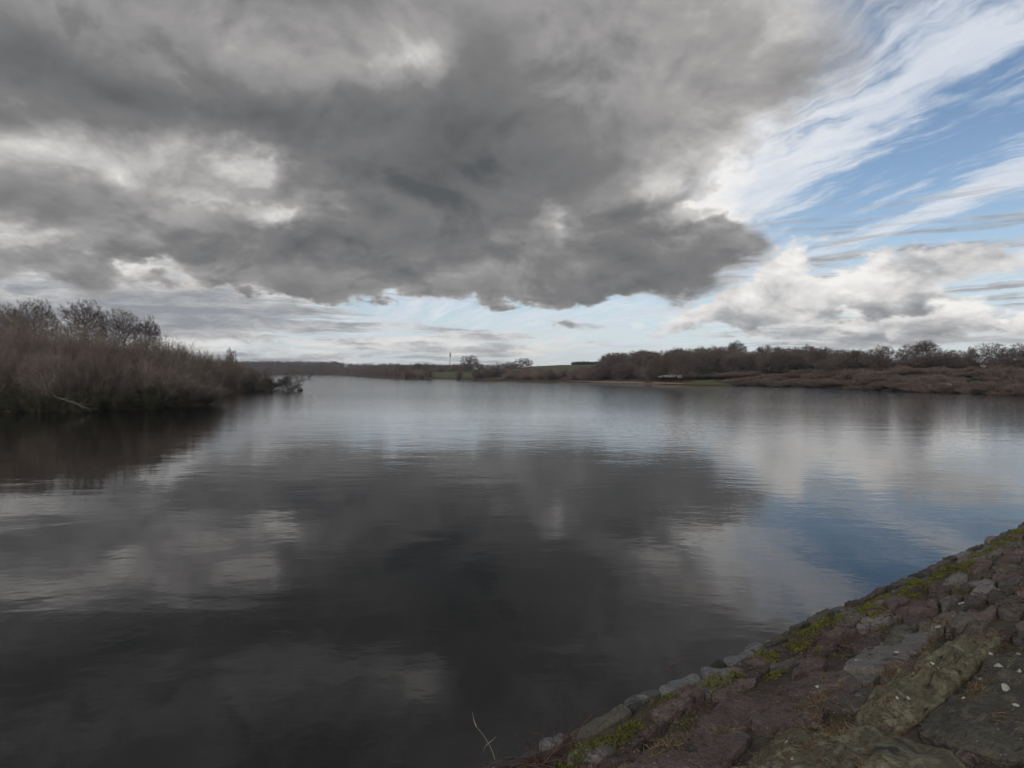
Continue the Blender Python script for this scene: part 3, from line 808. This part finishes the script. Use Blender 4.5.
M_OCHRE = stone_mat('lichened_stone', [(.2, (.07, .062, .038)), (.5, (.13, .112, .066)), (.85, (.20, .175, .11))], .75, (.24, .22, .14), .46, .62, .2)
M_DARK = stone_mat('dark_stone', [(.2, (0.042, 0.037, 0.029)), (.5, (0.080, 0.070, 0.055)), (.85, (0.145, 0.128, 0.10))], .6, (.14, .125, .08), .48, .64)
M_COPE = stone_mat('coping_stone', [(.2, (.070, .067, .063)), (.5, (.122, .117, .111)), (.85, (.20, .193, .184))], .4, (.33, .33, .31), .55, .68)
M_SOIL, t, b = new_mat('joint_soil')
pos = geo_pos(t); n1 = t.noise(pos, 18, 5, .65); n2 = t.noise(pos, 3, 3, .5)
t.link(t.mix(n2.step(.4, .65), t.ramp(n1, [(.3, (.022, .016, .012)), (.7, (.065, .045, .030))]), t.ramp(n1, [(.3, (.03, .026, .012)), (.7, (.075, .06, .028))])), b.inputs['Base Color'])
b.inputs['Roughness'].default_value = 1; bump(t, b, n1 * .02, 1, 1)

# dam body: soil bed between the stones, crest behind, battered face down into the water
dam = bpy.data.objects.new('dam', None); col.objects.link(dam); dam['kind'] = 'structure'; dam['label'] = 'stone faced reservoir dam along the right foreground'
SS = [-40, -20, -10, -4] + [-2 + .08 * i for i in range(146)] + [14, 20, 40, 90]
QS = [.03 + .05 * i for i in range(49)] + [3.2, 5, 8, 14, 30]
V = []; Fc = []
for s in SS:
    for q in QS:
        V.append(dam_p(s, q, -.038 - (.02 if q < .08 else 0) + .020 * mnoise.noise(Vector((s * 2, q * 2.5, 0))) + .012 * mnoise.noise(Vector((s * 6, q * 9, 3)))))
nq = len(QS)
for i in range(len(SS) - 1):
    for k in range(nq - 1): a = i * nq + k; Fc.append((a, a + 1, a + nq + 1, a + nq))
mesh_obj('soil_bed', V, Fc, M_SOIL, dam, smooth=True)
V = []; Fc = []; lev = [(.05, Z_EDGE - .05), (-.05, Z_EDGE - .4), (-.5, 2.2), (-1.1, .6), (-1.8, -1.5), (-2.6, -4)]
for s in SS:
    for q, z in lev:
        p = EDGE + ALONG * s + INLAND * (q + .03 * mnoise.noise(Vector((s * 1.5, z * 1.5, 0)))); V.append((p.x, p.y, z))
nq = len(lev)
for i in range(len(SS) - 1):
    for k in range(nq - 1): a = i * nq + k; Fc.append((a, a + 1, a + nq + 1, a + nq))
mesh_obj('face', V, Fc, M_GREY, dam, smooth=True)

# stones: cells of an uneven pattern, each one its own slab
gs = random.Random(21)
seeds = []
def try_seed(s, q, rmin):
    for a, c_, r in seeds:
        if ((a - s) * .5) ** 2 + ((c_ - q) * 1.5) ** 2 < (min(r, rmin)) ** 2: return
    seeds.append((s, q, rmin))
HEROES = [  # large stones set by hand: outline along and across the dam, material
    ([(.12, .80), (.45, .70), (.85, .69), (1.16, .76), (1.22, 1.05), (1.05, 1.38), (.5, 1.45), (.15, 1.2)], 'o', .035, .05),
    ([(1.27, .78), (1.6, .74), (2.1, .745), (2.66, .80), (2.62, .92), (2.1, .95), (1.6, .97), (1.3, .94)], 'o', .012, .03),
    ([(1.28, 1.0), (1.7, .99), (2.2, .97), (2.62, 1.02), (2.66, 1.3), (2.3, 1.48), (1.6, 1.5), (1.28, 1.3)], 'd', .01, .03),
    ([(.98, .47), (1.3, .41), (1.62, .44), (1.74, .56), (1.6, .69), (1.2, .66), (1.0, .6)], 'b', .004, .012),
    ([(.35, .42), (.62, .36), (.92, .40), (.95, .56), (.7, .64), (.4, .6)], 'b', .0, .012),
    ([(1.78, .50), (2.15, .46), (2.5, .50), (2.52, .62), (2.2, .70), (1.82, .67)], 'g', .0, .008)]
def in_hero(s, q):
    for poly, *_ in HEROES:
        ins = False
        for i in range(len(poly)):
            (x1, y1), (x2, y2) = poly[i], poly[i - 1]
            if (y1 > q) != (y2 > q) and s < (x2 - x1) * (q - y1) / (y2 - y1) + x1: ins = not ins
        if ins: return True
    return False
for _ in range(9000):
    s = gs.uniform(-1.4, 9.5); q = gs.uniform(.16, 2.6)
    if in_hero(s, q): continue
    r = .150 + .12 * min(1, max(0, q - .75)) + .07 * (s > 5.0) + gs.choice((0, 0, .06, -.04, -.05))
    try_seed(s, q, r)
def clip(poly, p, n):
    out = []
    for i in range(len(poly)):
        a, b_ = poly[i], poly[(i + 1) % len(poly)]; da, db = (a - p).dot(n), (b_ - p).dot(n)
        if da <= 0: out.append(a)
        if (da < 0 < db) or (db < 0 < da): out.append(a + (b_ - a) * (da / (da - db)))
    return out
def cells():
    pts = [Vector((s * .5, q * 1.5)) for s, q, r in seeds]
    for i, p in enumerate(pts):
        poly = [p + Vector((dx_, dy_)) for dx_, dy_ in ((-.7, -.7), (.7, -.7), (.7, .7), (-.7, .7))]
        poly = clip(poly, Vector((0, .11 * 1.5)), Vector((0, -1)))
        for j, o in enumerate(pts):
            if i != j and (o - p).length < 1.3: poly = clip(poly, (p + o) / 2, (o - p).normalized())
            if len(poly) < 3: break
        if len(poly) >= 3: yield [Vector((v.x / .5, v.y / 1.5)) for v in poly]
STONES = []
def slab(poly, name, mat, gap=.011, thick=.16, dome=.018, lift=0.0, tilt=(0, 0), seed=0, rough=.012, nring=(1.0, .96, .88, .76, .62, .48, .33, .18), pts=0):
    """One laid stone: irregular rim, worn arris, uneven top."""
    cen = sum(poly, Vector((0, 0))) / len(poly)
    # walk the rim, rounding corners
    rim = []; per = sum((poly[i] - poly[i - 1]).length for i in range(len(poly)))
    n = pts or max(16, min(40, int(per / .028)))
    cum = [0.0]
    for i in range(len(poly)): cum.append(cum[-1] + (poly[(i + 1) % len(poly)] - poly[i]).length)
    for k in range(n):
        d = per * k / n; i = max(j for j in range(len(poly)) if cum[j] <= d + 1e-9); L = cum[i + 1] - cum[i]
        rim.append(poly[i].lerp(poly[(i + 1) % len(poly)], (d - cum[i]) / max(L, 1e-6)))
    for _ in range(1): rim = [rim[k] * .5 + (rim[k - 1] + rim[(k + 1) % n]) * .25 for k in range(n)]
    R_ = sum((v - cen).length for v in rim) / n
    rim2 = []
    for v in rim:
        d = v - cen; L = d.length
        j = mnoise.noise(Vector((v.x * 9, v.y * 9, seed))) * .022 + mnoise.noise(Vector((v.x * 26, v.y * 26, seed))) * .010
        rim2.append(cen + d * max(.3, (L - gap + j) / L))
    V = []; Fc = []
    rings = [(1.0, -thick), (1.02, -.02)] + [(f, None) for f in nring]
    for ri, (f, dz) in enumerate(rings):
        for v in rim2:
            p = cen + (v - cen) * (f if ri else .97)
            d = p - cen
            z = lift + tilt[0] * d.x + tilt[1] * d.y
            if dz is not None: z += dz
            else:
                z += -.006 * (f > .99) + dome * (1 - f * f) + rough * (mnoise.noise(Vector((p.x * 7, p.y * 7, seed))) + .6 * mnoise.noise(Vector((p.x * 17, p.y * 17, seed + 4))) + .45 * mnoise.noise(Vector((p.x * 38, p.y * 48, seed + 9))))
            V.append(dam_p(p.x, p.y, z))
    m = len(rings)
    for ri in range(m - 1):
        for k in range(n): a = ri * n + k; b_ = ri * n + (k + 1) % n; Fc.append((a, a + n, b_ + n, b_))
    V.append(sum(V[(m - 1) * n:], Vector()) / n + Vector((0, 0, .1 * dome))); c_ = len(V) - 1
    for k in range(n): Fc.append((c_, (m - 1) * n + (k + 1) % n, (m - 1) * n + k))
    org = dam_p(cen.x, cen.y)
    o = mesh_obj(name, [v - org for v in V], Fc, mat, dam, smooth=True); o.location = org
    o.data.set_sharp_from_angle(angle=R(32))
    STONES.append((o, V, Fc, cen)); return o
count = 0
MATS = {'o': M_OCHRE, 'b': M_BROWN, 'g': M_GREY, 'd': M_DARK}
for k, (poly, m_, lift, dome) in enumerate(HEROES):
    slab([Vector(p) for p in poly], 'pitching_stone', MATS[m_], gap=.004, dome=dome, lift=lift, tilt=(gs.gauss(0, .015), gs.gauss(0, .03)), seed=k * 5.1 + 900, rough=.042 if m_ in 'od' else .016,
         nring=(1.0, .96, .9, .8, .66, .5, .34, .17), pts=44)
for poly in cells():
    cen = sum(poly, Vector((0, 0))) / len(poly)
    if count > 290: break
    mat = gs.choice((M_GREY, M_GREY, M_BROWN, M_BROWN, M_BROWN) if cen.x < 2.2 else (M_GREY, M_GREY, M_BROWN, M_BROWN, M_DARK))
    slab(poly, 'pitching_stone', mat, gap=gs.uniform(.002, .011), dome=gs.uniform(.0, .010), lift=gs.uniform(-.018, .012),
         tilt=(gs.gauss(0, .05), gs.gauss(0, .10)), seed=count * 3.7, rough=.024)
    count += 1
# coping along the edge
s = -1.5
while s < 11:
    L = gs.choice((.07, .11, .16, .22, .3)) * gs.uniform(.9, 1.15); w0 = gs.uniform(.05, .09); q0 = gs.uniform(-.022, .014)
    poly = [Vector((s, q0 + gs.uniform(-.01, .01))), Vector((s + L, q0 + gs.uniform(-.012, .012))), Vector((s + L + gs.uniform(-.03, .03), q0 + w0)), Vector((s + gs.uniform(-.03, .03), q0 + w0 + gs.uniform(-.02, .01)))]
    slab(poly, 'coping_stone', M_COPE if (s < 1.8 and gs.random() < .6) or gs.random() < .1 else gs.choice((M_GREY, M_BROWN, M_DARK, M_DARK)), gap=.003, thick=.2, dome=.006, lift=gs.uniform(-.036, -.014), tilt=(gs.gauss(0, .04), gs.gauss(0, .06)), seed=s * 7 + 100, rough=.012)
    s += L + gs.uniform(-.004, .010)

# surface finder for things lying on the stones
from mathutils.bvhtree import BVHTree
bvV, bvF = [], []
for o, V, Fc, c_ in STONES:
    k = len(bvV); bvV += V; bvF += [tuple(i + k for i in f) for f in Fc]
tree = BVHTree.FromPolygons(bvV, bvF)
def top_at(s, q):
    p = dam_p(s, q); hit = tree.ray_cast(Vector((p.x, p.y, 6)), Vector((0, 0, -1)), 4)
    if hit[0] is None or hit[0].z < p.z - .03: return Vector((p.x, p.y, p.z - .03)), Vector((0, 0, 1))
    return hit[0], (hit[1] if hit[1].z > 0 else -hit[1])

# moss cushions in the joint behind the coping: thousands of short shoots
def blade_stuff(name, label, patches, mats, per_m2, ln, wd, spread, lean, seed, hump=0.0):
    g = random.Random(seed); V = []; Fc = []; mi = []
    for s, q, rs, rq, dens in patches:
        ph = g.uniform(0, 9)
        for _ in range(int(per_m2 * rs * rq * 3.14 * dens)):
            a = g.uniform(0, 6.283); r = math.sqrt(g.random())
            ds, dq = math.cos(a) * r, math.sin(a) * r
            if r > .62 + .5 * mnoise.noise(Vector((math.cos(a) * 1.7, math.sin(a) * 1.7, ph))): continue
            p, nrm = top_at(s + ds * rs, q + dq * rq)
            p = p + Vector((0, 0, hump * max(0, 1 - r * r) + hump * .4 * mnoise.noise(Vector((p.x * 25, p.y * 25, 1))) * (r < .85) - .004))
            d = Vector((g.gauss(0, spread), g.gauss(0, spread), 1 - lean)).normalized(); L = ln * g.uniform(.5, 1.3)
            u = d.cross(Vector((g.gauss(0, 1), g.gauss(0, 1), g.gauss(0, 1)))).normalized() * wd * g.uniform(.6, 1.2)
            mid = p + d * L * .55; tip = p + d * L + Vector((d.x, d.y, -.35)) * L * .35
            k = len(V); V += [p - u, p + u, mid + u * .7, mid - u * .7, tip]; Fc += [(k, k + 1, k + 2, k + 3), (k + 3, k + 2, k + 4)]; m_ = g.choice((0, 0, 1)); mi += [m_, m_]
    o = mesh_obj(name, V, Fc, mats[0], dam); o.data.materials.append(mats[1])
    o.data.polygons.foreach_set('material_index', mi)
    o['kind'] = 'stuff'
    return o
def plain(name, c0, c1, sc=12):
    m, t, b = new_mat(name); n = t.noise(geo_pos(t), sc, 4, .6)
    t.link(t.ramp(n, [(.3, c0), (.7, c1)]), b.inputs['Base Color']); b.inputs['Roughness'].default_value = .9; b.inputs['Specular IOR Level'].default_value = .15
    return m
M_MOSS1 = plain('moss_bright', (.075, .082, .014), (.16, .155, .024)); M_MOSS2 = plain('moss_dull', (.040, .046, .012), (.09, .085, .022))
M_DRY1 = plain('dead_grass', (.10, .07, .035), (.20, .15, .08)); M_DRY2 = plain('dead_leaf', (.06, .035, .018), (.12, .07, .032))
gm = random.Random(5)
mp = []
s = -.1
while s < 8:
    mp.append((s, .17 + gm.uniform(-.03, .05), gm.uniform(.10, .30), gm.uniform(.04, .10), 1.0)); s += gm.uniform(.12, .36)
mp += [(1.55, .30, .10, .04, 1), (1.2, .34, .07, .03, 1), (1.9, .33, .09, .03, 1), (.85, .30, .06, .03, .8), (2.7, .26, .2, .06, 1), (3.3, .22, .22, .06, 1), (.25, .24, .10, .06, 1), (4.2, .2, .3, .07, 1)]
blade_stuff('moss', '', mp, (M_MOSS1, M_MOSS2), 30000, .010, .0026, .6, 0, 3, hump=.016)
dp = [(1.35, .62, .22, .05, 1), (1.15, .72, .2, .05, 1), (1.75, .72, .25, .06, .8), (2.2, .7, .2, .06, .7), (.6, .42, .2, .05, .8), (.25, .30, .14, .06, 1), (2.7, .6, .3, .08, .6), (3.6, .85, .5, .12, .6), (4.6, .9, .5, .14, .6), (.9, .48, .2, .04, .7), (1.0, .85, .25, .05, .6)]
for _ in range(44): dp.append((gm.uniform(.1, 6), gm.uniform(.25, 1.3), gm.uniform(.08, .2), gm.uniform(.02, .05), gm.uniform(.3, .8)))
blade_stuff('dead_grass', '', dp, (M_DRY1, M_DRY2), 15000, .034, .0016, 1.2, .45, 4, hump=.004)
# leaf litter and grit settled in the joints
V = []; Fc = []; gl = random.Random(8)
for _ in range(22000):
    s, q = gl.uniform(-.6, 7), abs(gl.gauss(.55, .45)) + .12
    if 1.72 < s < 2.58 and .44 < q < .72: continue
    if mnoise.noise(Vector((s * 2.2, q * 3, 7))) < -.05: continue
    p, n_ = top_at(s, q); p = p + Vector((0, 0, .003)); r = gl.uniform(.002, .0065) * (1.6 if gl.random() < .1 else 1)
    a = gl.uniform(0, 6.3); u = Vector((math.cos(a), math.sin(a), gl.gauss(0, .3))) * r * gl.uniform(1, 2); v = Vector((-math.sin(a), math.cos(a), gl.gauss(0, .3))) * r
    k = len(V); V += [p - u, p + v, p + u, p - v, p + Vector((0, 0, r * .6))]; Fc += [(k, k + 1, k + 4), (k + 1, k + 2, k + 4), (k + 2, k + 3, k + 4), (k + 3, k, k + 4)]
M_LIT = plain('leaf_litter', (.035, .024, .016), (.12, .085, .055), 60)
o = mesh_obj('leaf_litter', V, Fc, M_LIT, dam); o['kind'] = 'stuff'

# pale lichen rosettes on the dark stone at the right, chips, dead stems
M_LICHEN = plain('white_lichen', (.24, .24, .19), (.38, .38, .32), 90)
def disc(s, q, r, k):
    p, n_ = top_at(s, q); r *= .85; qn = n_.to_track_quat('Z', 'Y'); V = [p + n_ * .004]; N = 14
    for f, hgt in ((.6, .0045), (1.0, .001)):
        for i in range(N):
            a = 6.2832 * i / N; rr = r * f * (1 + .28 * mnoise.noise(Vector((math.cos(a) * 1.5, math.sin(a) * 1.5, k * 2.3))))
            w_ = p + qn @ Vector((math.cos(a) * rr * 1.15, math.sin(a) * rr, 0))
            hit = tree.ray_cast(Vector((w_.x, w_.y, 6)), Vector((0, 0, -1)), 4)
            if hit[0] is not None and abs(hit[0].z - w_.z) < .03: w_ = hit[0]
            V.append(w_ + n_ * hgt)
    Fc = [(0, 1 + i, 1 + (i + 1) % N) for i in range(N)] + [(1 + i, 1 + N + i, 1 + N + (i + 1) % N, 1 + (i + 1) % N) for i in range(N)]
    o = mesh_obj('lichen_rosette', V, Fc, M_LICHEN, dam, smooth=True)
ROSETTES = [(2.13, 1.03, .022), (2.10, 1.10, .020), (2.03, 1.07, .020), (2.08, 1.17, .019), (1.80, 1.14, .021), (1.93, 1.19, .017), (1.90, 1.23, .012), (2.0, 1.26, .012), (1.5, .86, .007), (1.56, .88, .009), (2.2, .98, .010), (2.2, 1.2, .016), (1.7, 1.2, .012), (1.6, 1.06, .009), (1.86, 1.04, .010), (1.75, 1.28, .014), (2.3, 1.1, .018), (2.36, 1.04, .014), (1.95, .83, .010), (2.2, .86, .012), (.8, .78, .013), (.95, .82, .012), (.7, .86, .010)]
for k, (s, q, r) in enumerate(ROSETTES): disc(s, q, r, k)
CHIPS = [(2.62, .62, .028, .009), (2.95, .60, .02, .010), (2.35, .68, .014, .008), (3.2, .55, .03, .012), (2.5, .75, .012, .008), (3.6, .62, .03, .014), (1.4, .58, .011, .007), (3.9, .7, .03, .015), (1.9, .52, .01, .007), (2.1, .62, .012, .008)]
for k, (s, q, a_, b_) in enumerate(CHIPS):
    p, n_ = top_at(s, q); o = lump('stone_chip', (a_, b_, b_ * .5), 60 + k, M_LICHEN, sub=2, rough=.3); o.location = p + Vector((0, 0, b_ * .25)); o.rotation_euler = (0, 0, gm.uniform(0, 3))
    tag(o, 'tiny pale stone chip lying on the dam pitching stones', 'stone chip', 'pale chips scattered on the dam')
M_STEM = plain('dead_red_stem', (.055, .028, .022), (.13, .075, .058), 40)
def stems(name, n, s0, q0, spread, L, r, mat, seed, label, cat, droop=.6, up=.5, nseg=9):
    g = random.Random(seed); P0, P1, R0, R1 = [], [], [], []
    for k in range(n):
        s, q = s0 + g.gauss(0, spread), q0 + g.gauss(0, spread * .3)
        p, _ = top_at(s, q); d = (Vector((ALONG.x, ALONG.y, 0)) * g.gauss(0, 1) + Vector((INLAND.x, INLAND.y, 0)) * g.gauss(0, .7) + Vector((0, 0, up * g.uniform(.3, 1)))).normalized()
        ln = L * g.uniform(.5, 1.2); rr = r * g.uniform(.6, 1.3)
        for i in range(nseg):
            d = (d + Vector((g.gauss(0, .16), g.gauss(0, .16), -droop / nseg * 1.6 + g.gauss(0, .1)))).normalized()
            n2 = p + d * ln / nseg
            f, _ = top_at(*to_sq(n2)); n2.z = max(n2.z, f.z + rr) if to_sq(n2)[1] > 0 else n2.z
            P0.append(p); P1.append(n2); R0.append(rr); rr *= .93; R1.append(rr); p = n2
    me = seg_mesh(name, P0, P1, R0, R1, mat); o = bpy.data.objects.new(name, me); col.objects.link(o); tag(o, label, cat); return o
o = stems('dead_bramble', 60, .17, .13, .12, .26, .0028, M_STEM, 12, 'tangle of dark red dead stems on the near end of the dam edge', 'dead stems'); o['kind'] = 'stuff'
# single dry grass stalk
def stalk(name, pts, r0, r1, mat, parent=None):
    n = len(pts) - 1; rr = [r0 + (r1 - r0) * i / n for i in range(n + 1)]
    me = seg_mesh(name, [tuple(p) for p in pts[:-1]], [tuple(p) for p in pts[1:]], rr[:-1], rr[1:], mat); o = bpy.data.objects.new(name, me); col.objects.link(o)
    if parent: o.parent = parent
    return o
M_STRAW = plain('straw', (.22, .185, .13), (.32, .27, .20), 60)
base = dam_p(.06, .02, 0); gst = bpy.data.objects.new('grass_stalk', None); col.objects.link(gst)
tag(gst, 'single bent dry grass stalk standing at the dam edge', 'grass stalk')
c1 = [base + Vector((-.005 * i - .0012 * i * i, .004 * i, .019 * i)) for i in range(7)]
stalk('stem', c1, .0016, .0011, M_STRAW, gst)
hd_ = [c1[-1] + Vector((-.003 * i, .001 * i, .007 * i)) for i in range(5)]
stalk('seed_head', hd_, .0028, .0014, M_STRAW, gst)
stalk('tip', [hd_[-1] + Vector((-.001 * i, 0, .009 * i)) for i in range(4)], .0012, .0006, M_STRAW, gst)
stalk('leaf', [c1[3], c1[3] + Vector((-.012, 0, -.012)), c1[3] + Vector((-.02, 0, -.034))], .0016, .0006, M_STRAW, gst)
stalk('leaf', [c1[3], c1[3] + Vector((.015, .005, .008)), c1[3] + Vector((.03, .01, .02))], .0013, .0006, M_STRAW, gst)
pt = dam_p(1.18, -.01, .03)
tw = stalk('small_twig', [pt + Vector((ALONG.x * .04 * i, ALONG.y * .04 * i, .006 * (i % 2) + .012)) for i in range(-2, 3)], .004, .002, M_STEM); tag(tw, 'short dark twig lying on the pale coping stones', 'twig')
